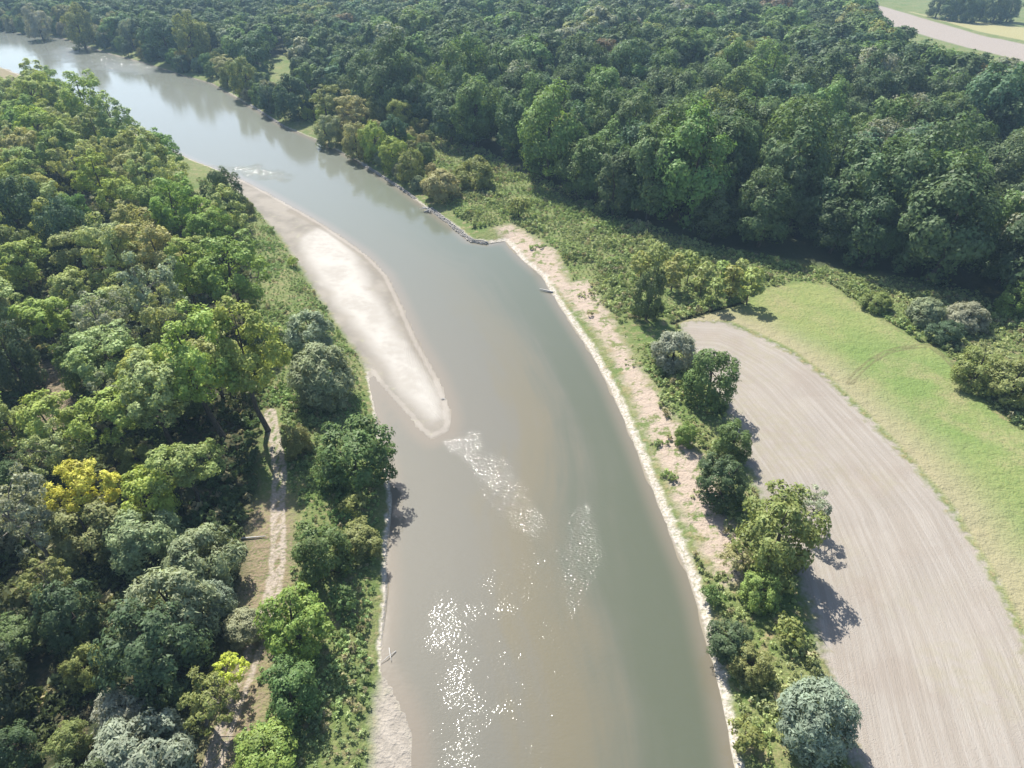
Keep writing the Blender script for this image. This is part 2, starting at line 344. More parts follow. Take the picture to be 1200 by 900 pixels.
# ------------------------------------------------------------------ river
def water_mat():
    t = NT("river_water"); pos = t.n("ShaderNodeNewGeometry").outputs["Position"]
    a = t.attr("across"); n1 = t.noise(0.045, 3, pos); n2 = t.noise(0.5, 3, pos)
    rif = t.math('MULTIPLY', t.attr("riffle"), t.ramp(t.noise(0.22, 3, pos), .38, .64, .40, 1.05))
    fl = t.n("ShaderNodeCombineXYZ"); sy = t.n("ShaderNodeSeparateXYZ"); t.put(sy.inputs[0], pos)
    t.put(fl.inputs[0], t.math('MULTIPLY', a, 11.0)); t.put(fl.inputs[1], t.math('MULTIPLY', sy.outputs[1], .03)); streak = t.noise(1.0, 4, fl.outputs[0], .6)
    aw = t.math('ADD', a, t.math('MULTIPLY', t.math('SUBTRACT', n1, .5), .3))
    aw = t.math('ADD', aw, t.math('MULTIPLY', t.math('SUBTRACT', streak, .5), .38))
    col = t.mix(t.ramp(aw, .40, .85), (0.118, 0.113, 0.090), (0.074, 0.084, 0.055))
    ol = t.ramp(t.math('ABSOLUTE', t.math('SUBTRACT', aw, .47)), .22, .0, 0, .6)
    col = t.mix(t.math('MULTIPLY', ol, t.attr("near")), col, (0.128, 0.110, 0.062))
    col = t.mix(t.math('MULTIPLY', t.math('SUBTRACT', 1.0, t.attr("near")), .8), col, (0.088, 0.104, 0.074))
    col = t.mix(t.ramp(t.attr("sw"), -3.2, 0.0, 0, .7), col, (0.165, 0.138, 0.105))
    wv = t.n("ShaderNodeMapping"); wv.inputs["Rotation"].default_value = (0, 0, .3); wv.inputs["Scale"].default_value = (1.0, 1.5, 1); t.put(wv.inputs[0], pos)
    w1 = t.noise(0.35, 2, wv.outputs[0]); w2 = t.noise(1.5, 2, wv.outputs[0]); w3 = t.noise(2.3, 2.0, wv.outputs[0], .5)
    h = t.math('ADD', t.math('MULTIPLY', w1, 0.016), t.math('MULTIPLY', w2, 0.011))
    nb = t.bump(h, 1.0)
    h2 = t.math('ADD', h, t.math('MULTIPLY', t.math('SUBTRACT', w3, .5), t.math('MULTIPLY', rif, 0.25)))
    nr = t.bump(h2, 1.0)
    b = t.bsdf(col, 0.5, nb, 0.18); b.inputs["IOR"].default_value = 1.33
    b.inputs["Coat Weight"].default_value = 1.0; b.inputs["Coat IOR"].default_value = 1.33; t.put(b.inputs["Coat Roughness"], t.math('ADD', t.ramp(streak, .4, .62, .04, .085), t.math('MULTIPLY', rif, .02))); t.put(b.inputs["Coat Normal"], nr)
    return t.done(b.outputs[0])
wx = axis(-100, 80, 1.5, -1500, 120, 1.08); wy = axis(15, 330, 1.5, -60, 1100, 1.06)
WX, WY = np.meshgrid(wx, wy); WP = np.stack([WX.ravel(), WY.ravel()], 1); wsw = sdf(WP, WATER)
wi = np.arange(len(WP)).reshape(len(wy), len(wx))
WF = np.stack([wi[:-1, :-1], wi[:-1, 1:], wi[1:, 1:], wi[1:, :-1]], -1).reshape(-1, 4)
WF = WF[(wsw[WF] < 6).any(1)]
da, _ = seg_dist(WP, BANKL, False); db, _ = seg_dist(WP, BANKR, False)
rif = np.zeros(len(WP))
for k, R in enumerate(RIFFLES):
    d = sdf(WP, R) + vnoise(WP, 5, 20 + k) * 3
    rif = np.maximum(rif, sstep(3.0, -4.0, d) * (1.5, 1.15, .60, .9, .9, .34, .9)[k])
used = np.unique(WF); remap = np.full(len(WP), -1); remap[used] = np.arange(len(used))
river = link("river", make_mesh("river", np.c_[WP[used], np.zeros(len(used))], remap[WF], [water_mat()], smooth=True,
             vattr=dict(across=(da / (da + db + 1e-6))[used], riffle=rif[used], sw=np.clip(wsw, -40, 10)[used], near=sstep(210, 90, WP[used][:, 1]))))
tag(river, kind='structure')

# ------------------------------------------------------------------ plant geometry
def unit(v): return v / np.maximum(np.linalg.norm(v, axis=-1, keepdims=True), 1e-9)
def tube(pts, rad, sides=5):
    pts = np.asarray(pts, float); n = len(pts); V = []; Fc = []
    for i in range(n):
        t = unit(pts[min(i + 1, n - 1)] - pts[max(i - 1, 0)])
        u = unit(np.cross(t, (0.3, 1, 0.2))); v = np.cross(t, u)
        for k in range(sides):
            a = 2 * math.pi * k / sides; V.append(pts[i] + rad[i] * (math.cos(a) * u + math.sin(a) * v))
    for i in range(n - 1):
        for k in range(sides):
            a = i * sides + k; b = i * sides + (k + 1) % sides
            Fc += [(a, b, b + sides), (a, b + sides, a + sides)]
    return np.array(V), np.array(Fc)
def join(parts):
    V = []; Fc = []; o = 0
    for v, f in parts: V.append(v); Fc.append(f + o); o += len(v)
    return np.concatenate(V), np.concatenate(Fc)
def leaves(rng, pos, nor, size, aspect, quad):
    n = len(pos); t = unit(np.cross(nor, rng.normal(size=(n, 3)))); b = np.cross(nor, t)
    s = (size * rng.uniform(.6, 1.45, n))[:, None]
    if quad:
        V = np.stack([pos - t * s * aspect, pos + b * s * .55 + nor * s * .12, pos + t * s * aspect, pos - b * s * .55 + nor * s * .12], 1).reshape(-1, 3)
        i = np.arange(n)[:, None] * 4; Fc = np.concatenate([i + (0, 1, 2), i + (0, 2, 3)], 1).reshape(-1, 3); rep = 2
    else:
        V = np.stack([pos - t * s * aspect, pos + t * s * aspect * .6 + b * s * .6, pos + t * s * aspect * .5 - b * s * .65], 1).reshape(-1, 3)
        Fc = np.arange(n * 3).reshape(-1, 3); rep = 1
    return V, Fc, rep
def grow(seed, R, z0, z1, nl, lr, nleaf, size, aspect=1.0, ns=9, spread=.64, jit=.45, quad=False, low=-.75, droop=0.0, irregular=.25, inner=.12):
    """lobe centres, leaf mesh arrays and per face randoms of one crown"""
    rng = np.random.default_rng(seed); hz = (z1 - z0) / 2; zc = (z0 + z1) / 2
    i = np.arange(nl) + .5; ph = i * 2.39996 + rng.uniform(0, 6); zz = 1 - (1 - low) * i / nl
    rr = np.sqrt(np.maximum(0, 1 - zz ** 2)); d = np.stack([rr * np.cos(ph), rr * np.sin(ph), zz], 1)
    d = unit(d + rng.normal(size=d.shape) * .22)
    lrad = rng.uniform(lr[0], lr[1], nl) * R
    q = (spread + rng.uniform(-irregular, irregular * .55, nl))[:, None]
    skew = 1 + irregular * .5 * np.sin(np.arctan2(d[:, 1], d[:, 0]) * 2 + rng.uniform(0, 6))
    lc = d * q * np.array([R, R, hz]); lc[:, :2] *= skew[:, None]; lc[:, 2] += zc
    lc[:, 2] = np.minimum(lc[:, 2], z1 - lrad * .8)
    sd = unit(rng.normal(size=(nl, ns, 3)) + d[:, None, :] * .8 + np.array([0, 0, .25]))
    sc = lc[:, None, :] + sd * (lrad * .62)[:, None, None]; sr = (lrad[:, None] * rng.uniform(.36, .58, (nl, ns)))
    w = (lrad ** 2)[:, None] * np.ones(ns); w = (w / w.sum()).ravel()
    pick = rng.choice(nl * ns, nleaf, p=w)
    ld = unit(rng.normal(size=(nleaf, 3)) + sd.reshape(-1, 3)[pick] * .7 + np.array([0, 0, .25]))
    pos = sc.reshape(-1, 3)[pick] + ld * (sr.ravel()[pick] * (rng.uniform(.6, 1.08, nleaf) + rng.exponential(.10, nleaf)))[:, None]
    m = rng.random(nleaf) < inner
    pos[m] = lc[pick[m] // ns] + rng.normal(size=(m.sum(), 3)) * (lrad[pick[m] // ns] * .35)[:, None]
    pos[:, 2] -= droop * np.maximum(0, np.hypot(pos[:, 0], pos[:, 1]) / R - .5) ** 2 * 4
    lowm = pos[:, 2] < .08; pos[lowm, 2] = rng.uniform(.05, .06 * z1 + .1, lowm.sum())
    nor = unit(ld * .5 + sd.reshape(-1, 3)[pick] * .3 + d[pick // ns] * .25 + np.array([0, 0, .22]) + rng.normal(size=(nleaf, 3)) * jit * .6)
    V, Fc, rep = leaves(rng, pos, nor, size, aspect, quad)
    rnd = np.clip(.5 + (rng.random(nleaf) - .5) * .8 + (rng.random(nl)[pick // ns] - .5) * .35, 0, 1)
    return lc, lrad, V, Fc, np.repeat(rnd, rep)
def skeleton(seed, lc, H, z0, r0, lean=.05, nlimb=6, fork=False):
    """trunk tube and separate limb tubes reaching into the crown lobes"""
    rng = np.random.default_rng(seed + 99)
    l = rng.normal(size=2) * lean * H
    tz = np.array([-.3, H * .2, H * .45, H * .72, H * .9]); tx = np.array([0, .15, .45, .8, 1.0])
    tp = np.stack([l[0] * tx, l[1] * tx, tz], 1); tp[1:4, :2] += rng.normal(size=(3, 2)) * .02 * H
    trunk = tube(tp, [r0 * 1.35, r0, r0 * .72, r0 * .36, r0 * .12], 7)
    limbs = []
    for c in lc[rng.permutation(len(lc))[:nlimb]]:
        f = np.clip((c[2] - z0) / max(H - z0, .1) * .5 + .22, .18, .72)
        zb = H * f; b = np.array([np.interp(zb, tz, tp[:, 0]), np.interp(zb, tz, tp[:, 1]), zb])
        if c[2] < b[2]: b[2] = max(.3, c[2] - .3)
        mid = (b + c) / 2 + rng.normal(size=3) * .05 * H + np.array([0, 0, -.03 * H])
        limbs.append(tube([b, mid, c + (c - mid) * .35], [r0 * .5, r0 * .3, r0 * .08], 5))
    return trunk, limbs

class Kind: pass
KINDS = {}
def kind(name, R, H, z0, seeds, r0, nlimb=6, bark=None, lean=.05, **kw):
    L = []
    for s in range(seeds):
        k = Kind(); k.R, k.H, k.z0 = R, H, z0; k.zc = (z0 + H) / 2
        sd = sum(map(ord, name)) * 31 + s
        lc, lrad, V, Fc, rnd = grow(sd, R, z0, H, **kw)
        k.R = float(np.percentile(np.hypot(V[:, 0], V[:, 1]), 97))
        tr, limbs = skeleton(sd, lc, H, z0, r0, lean, nlimb)
        k.crown = make_mesh(name + "_crown", V, Fc, [LEAF], fattr={"rnd": rnd})
        k.trunk = make_mesh(name + "_trunk", *tr, [bark or BARK], smooth=True)
        k.limbs = [make_mesh(name + "_limb", *b, [bark or BARK], smooth=True) for b in limbs]
        L.append(k)
    KINDS[name] = L
kind("oak", 7.6, 23, -2.0, 7, .42, nl=32, lr=(.25, .42), nleaf=7500, size=.40, ns=10, jit=.4, irregular=.2, low=-.9, spread=.68)
kind("poplar", 5.4, 22, 4.5, 5, .34, nl=30, lr=(.20, .36), nleaf=8000, size=.26, ns=8, jit=.6, irregular=.32, spread=.72, inner=.06, lean=.05)
kind("willow", 5.0, 9.0, -1.5, 4, .30, nl=44, lr=(.22, .34), nleaf=9000, size=.185, aspect=2.0, ns=10, jit=.5, irregular=.12, spread=.72, low=-.6, droop=.3)
kind("dense", 4.4, 10.5, -2.0, 5, .26, nl=38, lr=(.22, .36), nleaf=8500, size=.205, ns=9, jit=.45, irregular=.22, spread=.70, low=-.85)
kind("sparse", 4.6, 15, 4.0, 4, .24, nl=34, lr=(.16, .26), nleaf=4200, size=.20, aspect=1.3, ns=8, jit=.8, irregular=.38, spread=.78, inner=.03, bark=BARK_PALE, nlimb=14, lean=.08)
kind("slim", 1.5, 7.0, -.4, 4, .08, nl=18, lr=(.30, .48), nleaf=800, size=.24, ns=6, jit=.6, irregular=.2, spread=.66, low=-.85, nlimb=3)
kind("shrub", 1.6, 2.4, .05, 5, .06, nl=14, lr=(.28, .45), nleaf=650, size=.17, ns=7, jit=.6, irregular=.3, spread=.66, low=-.3, nlimb=4)

rs = random.Random(7)
PLACED = []                                        # (x, y, radius) of every tree so far
def height_at(x, y):
    return float(terrain(np.array([[x, y]]))[0])
def vary(c, a=.12):
    return tuple(max(.004, v * rs.uniform(1 - a, 1 + a)) for v in c)
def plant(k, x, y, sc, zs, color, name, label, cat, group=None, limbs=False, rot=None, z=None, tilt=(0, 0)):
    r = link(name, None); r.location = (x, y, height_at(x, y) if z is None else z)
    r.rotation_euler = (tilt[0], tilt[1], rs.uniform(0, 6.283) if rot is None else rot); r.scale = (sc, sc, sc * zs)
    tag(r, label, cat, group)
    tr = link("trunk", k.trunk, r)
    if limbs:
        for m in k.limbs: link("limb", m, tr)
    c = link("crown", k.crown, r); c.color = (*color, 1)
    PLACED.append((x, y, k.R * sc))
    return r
def plant_px(cx, cy, w, kname, color, label, cat="tree", name=None, zs=1.0, limbs=True, seed=None, group=None, tilt=(0, 0)):
    """tree whose crown shows centred at photo pixel (cx, cy), w pixels wide"""
    L = KINDS[kname]; k = L[(seed if seed is not None else rs.randrange(len(L))) % len(L)]
    sc = 1.0
    for _ in range(6):
        zc = k.zc * sc * zs + 1.5
        x, y = at(cx, cy, zc); sc = w * depth_of(x, y, zc) / FPX / (2 * k.R)
    return plant(k, x, y, sc, zs, vary(color, .06), name or {"willow": "willow_tree", "poplar": "poplar_tree", "shrub": "shrub", "slim": "sapling"}.get(kname, "broadleaf_tree"), label, cat, group, limbs, tilt=tilt)

def scatter_pts(A, spacing, seed, ymax=1e9, grow_far=0.0, keep=1.0):
    """loose blue-noise points in polygon A, further apart with distance if asked"""
    rg = np.random.default_rng(seed); lo = A.min(0); hi = A.max(0); lo = np.maximum(lo, (-900, 20)); hi = np.minimum(hi, (900, ymax))
    out = []; y = lo[1]
    while y < hi[1]:
        s = spacing * (1 + grow_far * max(0, y - 200) / 500); half = abs(y) * .80 + 45
        x0, x1 = max(lo[0], -half), min(hi[0], half)
        n = int(max(0, (x1 - x0) / s))
        if n:
            xs = x0 + (np.arange(n) + rg.random(n)) * s
            out.append(np.stack([xs, y + rg.uniform(-.42, .42, n) * s], 1))
        y += s
    Q = np.concatenate(out); _, ins = seg_dist(Q, A); Q = Q[ins]
    return Q[rg.random(len(Q)) < keep]
def clear_of(Q, f=.75, extra=0.0, upto=None):
    B = np.array(PLACED[:upto]); ok = np.ones(len(Q), bool)
    for x, y, r in B: ok &= (Q[:, 0] - x) ** 2 + (Q[:, 1] - y) ** 2 > (r * f + extra) ** 2
    return Q[ok]

# leaf colours
DK = (0.090, 0.132, 0.058); MD = (0.128, 0.192, 0.060); LG = (0.295, 0.360, 0.096); PG = (0.330, 0.380, 0.150); OL = (0.235, 0.255, 0.085)
YE = (0.52, 0.53, 0.085); YG = (0.31, 0.365, 0.080); SV = (0.315, 0.345, 0.240); GW = (0.280, 0.305, 0.172); TL = (0.265, 0.315, 0.215)
TN = (0.33, 0.315, 0.145); GR = (0.29, 0.315, 0.210); BG = (0.215, 0.295, 0.070); BL = (0.085, 0.142, 0.074)

# ---- right bank, trees that stand out
plant_px(760, 350, 40, "dense", DK, "dark narrow tree alone in the herbs left of the ditch end", zs=1.45)
plant_px(790, 413, 52, "willow", SV, "grey thin-leaved willow at the top tip of the ploughed field", zs=1.0)
plant_px(833, 448, 66, "dense", MD, "large dark green bush-like tree below the grey willow at the field edge", zs=1.0)
plant_px(803, 510, 26, "dense", BG, "small green bush on pinkish soil, left of the field-edge trees", "bush", "bush")
plant_px(860, 520, 42, "dense", MD, "mid green tree upper half of the joined pair casting a shadow on the field", zs=.95)
plant_px(846, 565, 60, "dense", DK, "dark green tree lower left of the joined pair beside the field", zs=.95)
plant_px(913, 628, 96, "dense", OL, "olive-yellow wide tree half over the field, longest shadow", zs=1.05)
plant_px(950, 592, 56, "sparse", SV, "thin pale grey-green tree leaning over the field", zs=.75)
plant_px(892, 693, 48, "dense", (0.25, 0.31, 0.09), "yellow-green small tree below the wide olive tree on the right bank", zs=.9)
plant_px(858, 748, 58, "dense", DK, "dark green bush above the beach, left of the olive dome bush", "bush", "bush", zs=.75)
plant_px(882, 778, 50, "dense", OL, "olive dome-shaped bush on the lower right bank", "bush", "bush", zs=.8)
plant_px(957, 843, 92, "willow", TL, "silvery blue-green round willow at the bottom edge of the field", zs=1.05)
plant_px(866, 650, 50, "sparse", TN, "thin tan half-dry bush left of the wide olive tree", "bush", "bush", zs=.55)
plant_px(836, 692, 30, "shrub", MD, "small green shrub right beside the beach under the dry bush", "shrub")
plant_px(925, 740, 42, "shrub", OL, "low olive shrub in the big tree shadow at the field edge", "shrub")
plant_px(878, 858, 46, "shrub", OL, "low olive shrub on the grassy bank left of the silvery willow", "shrub")
plant_px(1146, 436, 58, "dense", OL, "olive-brown round bush, left one of the pair by the right edge of the meadow", "bush", "bush", zs=.75)
plant_px(1188, 452, 62, "dense", OL, "olive round bush, right one of the pair cut by the photo's right edge", "bush", "bush", zs=.75)
plant_px(1085, 368, 42, "willow", GW, "grey-green willow bush between the forest shade and the tall herbs", "bush", "bush", zs=.8)
plant_px(1132, 374, 48, "willow", GR, "pinkish-grey half-bare bush in front of the forest shade", "bush", "bush", zs=.7)
plant_px(1108, 392, 40, "dense", BL, "blue-green bush right below the pinkish-grey bush", "bush", "bush", zs=.6)
plant_px(1026, 355, 36, "willow", OL, "low olive willow bush at the upper end of the mown meadow", "bush", "bush", zs=.6)
plant_px(1192, 352, 40, "dense", BG, "bright green tree at the right edge in front of the dark forest", zs=1.0)
for (x, y, w) in ((772, 303, 26), (790, 318, 28), (808, 312, 26), (826, 326, 28), (845, 322, 24), (858, 330, 28), (880, 334, 30), (868, 318, 22), (752, 312, 24), (838, 342, 24)):
    plant_px(x, y, w, "slim", vary((0.30, 0.34, 0.115)), "yellow-green upright sapling in the thicket between herbs and dark forest", "sapling", limbs=False, group="saplings in the thicket before the forest", zs=.85)
# ---- far bank clump
plant_px(343, 117, 46, "willow", (0.10, 0.15, 0.075), "round weeping willow on the far bank, overhanging the water", zs=1.15)
plant_px(385, 118, 40, "poplar", OL, "olive-tan tree right behind the weeping willow", zs=.6)
plant_px(412, 128, 44, "poplar", TN, "tan autumn tree topmost of the far bank clump", zs=.6)
plant_px(384, 150, 32, "dense", GW, "pale grey-green bush at the waterline right of the weeping willow", "bush", "bush")
plant_px(417, 163, 36, "dense", TN, "tan-olive round tree at the waterline in the middle of the far bank clump")
plant_px(438, 166, 34, "dense", YG, "yellow-green narrow tree in the middle of the far bank clump", zs=1.2)
plant_px(443, 134, 30, "dense", OL, "small olive tree at the upper right of the far bank clump")
plant_px(468, 138, 32, "dense", YG, "yellow-topped tree at the edge of the forest shade on the far bank")
plant_px(462, 158, 34, "dense", BL, "dark blue-green tree between yellow ones on the far bank")
plant_px(461, 181, 36, "dense", YG, "bright yellow-green bush over the water, right part of the clump", "bush", "bush")
plant_px(481, 196, 34, "dense", OL, "olive domed bush at the lower right end of the far bank clump", "bush", "bush")
plant_px(516, 218, 46, "willow", TN, "tan-olive spreading bush above the stone-edged bank", "bush", "bush", zs=.8)
plant_px(556, 206, 48, "willow", OL, "olive feathery bush in the herbs right of the spreading bush", "bush", "bush", zs=.8)
plant_px(608, 243, 30, "shrub", OL, "low olive shrub alone in the riverside herbs", "shrub")
plant_px(300, 70, 46, "oak", BL, "tall dark tree left of the small bright clearing", zs=.85)
plant_px(262, 76, 34, "poplar", TN, "tan-leaved tree on the far bank left of the tall dark tree", zs=.5)
plant_px(284, 90, 34, "dense", OL, "olive-green bush-like tree at the waterline before the tall dark tree", zs=1.1)
plant_px(226, 50, 40, "dense", OL, "olive tree at the waterline on the far upper bank", zs=1.2)
plant_px(195, 45, 46, "oak", BL, "dark round tree behind the far upper bank", zs=.8)
plant_px(152, 42, 26, "willow", GW, "pale grey-green willow on the far upper bank", zs=1.3)
plant_px(132, 34, 26, "willow", GW, "taller pale willow left of another on the far upper bank", zs=1.3)
plant_px(92, 30, 34, "dense", OL, "round olive tree at the bend in the far upper left", zs=1.2)
plant_px(42, 24, 28, "dense", SV, "silvery tree by the water at the far upper left", zs=1.2)
# ---- left bank wood
plant_px(82, 282, 56, "dense", BL, "dark blue-green dense tree among pale ones, upper left wood", zs=1.5)
plant_px(270, 318, 90, "poplar", BG, "bright green big tree beside the herbs above the silver willows", zs=.75)
plant_px(225, 322, 60, "poplar", LG, "light green tree left of the bright green big one", zs=.9)
plant_px(245, 272, 54, "poplar", BG, "bright green tree above the big tree, near the root of the sand bar", zs=.85)
plant_px(264, 238, 46, "dense", DK, "dark green tree nearest the root of the sand bar", zs=1.4)
plant_px(205, 245, 66, "poplar", BG, "large bright green tree left of the dark one at the bar root", zs=.85)
plant_px(290, 246, 18, "dense", OL, "small olive bush at the bar root", "bush", "bush")
plant_px(343, 305, 16, "shrub", LG, "round light green shrub at the landward edge of the sand bar", "shrub")
plant_px(48, 152, 60, "poplar", YG, "yellow-green tree in the upper left corner of the left bank wood", zs=.8)
plant_px(98, 118, 58, "poplar", LG, "light green tree highest on the left bank, beside the wide water", zs=.8)
plant_px(40, 112, 50, "poplar", LG, "green tree at the far end of the left bank wood", zs=.8)
plant_px(135, 145, 48, "poplar", PG, "pale green tree second along the water on the left bank", zs=.8)
plant_px(85, 195, 50, "sparse", PG, "pale see-through tree with grey branches, upper left wood", zs=1)
plant_px(175, 185, 50, "poplar", PG, "pale green tree close to the water, upper left bank", zs=.8)
plant_px(20, 310, 64, "poplar", LG, "light green tree at the left edge, upper third", zs=.8)
plant_px(25, 255, 60, "dense", DK, "dark tree at the left edge above a light green one", zs=1.3)
plant_px(128, 300, 70, "poplar", PG, "pale yellowish tree right of the dark blue-green one", zs=.9)
plant_px(180, 345, 72, "sparse", GR, "grey-green half-bare tree in the middle of the left wood", zs=1.1)
plant_px(195, 380, 60, "sparse", PG, "pale thin tree above the tall poplar group", zs=1.1)
plant_px(120, 378, 66, "sparse", GR, "grey thin tree left of the half-bare one", zs=1.1)
plant_px(85, 340, 50, "poplar", PG, "pale round-topped tree left of the grey thin ones", zs=.8)
plant_px(15, 425, 60, "dense", DK, "dark dense tree at the left edge beside the dry gap", zs=1.3)
plant_px(95, 430, 50, "dense", MD, "green tree right above the dry brown gap", zs=1.3)
plant_px(130, 470, 46, "sparse", GR, "thin grey tree right of the dry brown gap", zs=1.2)
plant_px(235, 425, 105, "poplar", LG, "tall poplar with bare dark trunk, middle of the group of three", zs=.95, seed=0)
plant_px(292, 418, 92, "poplar", LG, "tall yellow-tipped poplar, right one of the group of three", zs=1.0, seed=1)
plant_px(182, 462, 92, "poplar", PG, "tall pale poplar, left one of the group of three", zs=.9, seed=2)
plant_px(362, 393, 56, "willow", SV, "smaller silvery willow bush, upper one of the pair by the bar", "tree", zs=.95)
plant_px(376, 443, 80, "willow", GW, "large silvery-grey willow bush, lower one of the pair by the bar", "tree", zs=.95)
plant_px(346, 518, 36, "dense", OL, "small olive tree on the right side of the sandy track", zs=1.0)
plant_px(415, 535, 92, "dense", MD, "wide green tree overhanging the river opposite the bar tip", zs=.8)
plant_px(98, 575, 78, "poplar", YE, "bright yellow tree, brightest in the left wood", zs=.8)
plant_px(175, 592, 74, "dense", YG, "yellow-green tree right of the bright yellow one", zs=1.0)
plant_px(160, 540, 38, "dense", OL, "small dark olive bush above the yellow trees", "bush", "bush")
plant_px(60, 530, 64, "sparse", PG, "pale thin tree behind the bright yellow one", zs=1.0)
plant_px(22, 600, 80, "sparse", GR, "tall half-bare tree at the left edge beside the yellow tree", zs=1.2)
plant_px(10, 500, 56, "poplar", LG, "light green tree at the left edge below the dry gap", zs=.8)
plant_px(377, 648, 68, "dense", MD, "dark green tree between the track and the river, middle left bank", zs=.95)
plant_px(418, 632, 58, "dense", OL, "olive-green bush right at the river edge beside the dark tree", "bush", "bush", zs=.6)
plant_px(240, 658, 86, "willow", GW, "grey-green round willow left of the sandy track", zs=1.0)
plant_px(200, 725, 104, "willow", GW, "largest grey-green willow, upper middle of the lower left wood", zs=1.15)
plant_px(252, 705, 46, "dense", TL, "dark teal bush tucked between the two big grey-green willows", "bush", "bush", zs=1.0)
plant_px(287, 735, 52, "willow", GW, "low grey willow bush beside the sandy track", "bush", "bush", zs=.7)
plant_px(346, 735, 84, "dense", BG, "vivid green dense tree between track and river, lower left", zs=.95)
plant_px(342, 810, 72, "dense", MD, "dark green tree right below the vivid green one", zs=.9)
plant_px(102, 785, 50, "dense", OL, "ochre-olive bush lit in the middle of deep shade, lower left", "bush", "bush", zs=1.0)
plant_px(146, 832, 66, "willow", SV, "silvery spiky willow bush, lower left", "bush", "bush", zs=.9)
plant_px(165, 888, 112, "willow", TL, "large silvery-teal willow at the bottom edge, lower left", zs=.8)
plant_px(228, 822, 72, "sparse", OL, "leaning dry tree with bare forked branches beside the track", "tree", zs=.75, tilt=(.1, .3))
plant_px(268, 785, 44, "sparse", YE, "thin yellow tree hanging over the sandy track", zs=.7)
plant_px(312, 885, 76, "dense", BG, "green bush at the bottom edge right of the track", "bush", "bush", zs=.6)
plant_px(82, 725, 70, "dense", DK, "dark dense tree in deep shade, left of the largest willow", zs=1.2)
plant_px(20, 745, 60, "poplar", MD, "green tree at the left edge of the lower wood", zs=.6)
plant_px(60, 685, 60, "sparse", OL, "thin olive tree below the yellow one at the left", zs=.9)
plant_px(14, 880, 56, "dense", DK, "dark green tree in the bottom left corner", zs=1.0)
plant_px(82, 870, 46, "dense", OL, "dim olive bush in the shade at the bottom left", "bush", "bush", zs=.9)
plant_px(400, 700, 40, "shrub", MD, "green shrub on the bank in the shade of the dark tree", "shrub")
plant_px(413, 590, 40, "shrub", OL, "olive shrub on the river edge under the wide green tree", "shrub")
for x, y in clear_of(scatter_pts(poly([(346, 132), (420, 120), (505, 168), (512, 238), (470, 215), (420, 186), (380, 161)]), 5.5, 21), .8, .5):
    kn, c, nm = rs.choice([("dense", OL, "olive"), ("dense", TN, "tan"), ("willow", GW, "grey-green"), ("dense", MD, "mid green"), ("dense", YG, "yellow-green")])
    k = rs.choice(KINDS[kn]); plant(k, x, y, rs.uniform(.45, .75), rs.uniform(.8, 1.1), vary(c), "bush", f"{nm} bush filling in among the far bank clump", "bush", f"{nm} filler bushes of the far bank clump")
for x, y in clear_of(scatter_pts(poly([(-60, 30), (0, 36), (75, 44), (130, 62), (165, 71), (215, 87), (250, 96), (290, 120), (328, 145), (340, 124), (305, 96), (255, 80), (215, 70), (130, 46), (0, 26), (-60, 20)]), 7.5, 22), .8, .5):
    kn, c, nm = rs.choice([("dense", OL, "olive"), ("dense", BL, "blue-green"), ("willow", GW, "grey-green"), ("dense", MD, "mid green")])
    qx = pix(x, y, 4)[0]; seg = "at the far left bend" if qx < 100 else "before the first pale willows" if qx < 180 else "between willows and clearing" if qx < 290 else "left of the weeping willow"
    k = rs.choice(KINDS[kn]); plant(k, x, y, rs.uniform(.6, 1.15), rs.uniform(.8, 1.2), vary(c), "bush", f"{nm} bush on the far bank waterline, {seg}", "bush", f"{nm} bushes on the far bank waterline, {seg}")
HAND = len(PLACED)

# ------------------------------------------------------------------ filling the woods
# left bank wood, every tree a thing
Q = clear_of(scatter_pts(WOOD, 10.4, 3, 330), .8, 1.0)
Q = Q[(seg_dist(Q, PATH_PTS, False)[0] > 6) & (np.minimum(sdf(Q, DRYCLEAR), sdf(Q, DRYGAP)) > 2.5)]
Q = Q[np.argsort(Q[:, 1])]
nleft = 0
for x, y in Q:
    px, py = pix(x, y, 8)
    if px < -200 or py > 1060: continue
    if py < 330:   kn, c, zs = rs.choice([("poplar", LG, .8), ("poplar", BG, .8), ("poplar", PG, .8), ("poplar", LG, .7), ("sparse", PG, 1.0), ("dense", MD, 1.3), ("poplar", YG, .75), ("poplar", PG, .7)])
    elif py < 560: kn, c, zs = rs.choice([("poplar", PG, .7), ("sparse", PG, 1.0), ("dense", MD, 1.1), ("sparse", GR, 1.0), ("poplar", LG, .7), ("poplar", PG, .65)])
    else:          kn, c, zs = rs.choice([("dense", DK, 1.0), ("dense", MD, .9), ("willow", GW, .9), ("dense", DK, 1.1), ("sparse", OL, .9), ("dense", OL, .8)])
    k = rs.choice(KINDS[kn]); sc = rs.uniform(.82, 1.22) if kn != "dense" else rs.uniform(.8, 1.3)
    look = {"poplar": {LG: "light green loose", BG: "bright green loose", PG: "pale green loose", YG: "yellow-green loose"}.get(c), "sparse": {PG: "pale thin", GR: "grey thin", OL: "olive thin"}.get(c),
            "dense": {DK: "dark dense", MD: "mid green dense", OL: "olive dense"}.get(c), "willow": "grey-green willow"}[kn]
    row = "top" if py < 200 else "upper" if py < 330 else "middle" if py < 450 else "lower middle" if py < 560 else "lower" if py < 720 else "bottom"
    colm = "at photo's left edge" if px < 80 else "in its middle" if px < 190 else "on its river side"
    if px < -40 or py > 940: where = f"left wood beyond the frame, {row} part"
    else: where = f"{row} part of left bank wood, {colm}"
    plant(k, x, y, sc, zs, vary(c), "willow_tree" if kn == "willow" else "poplar_tree" if kn == "poplar" else "broadleaf_tree", f"{look} tree, {where}", "tree", f"{look} trees, {where}")
    nleft += 1

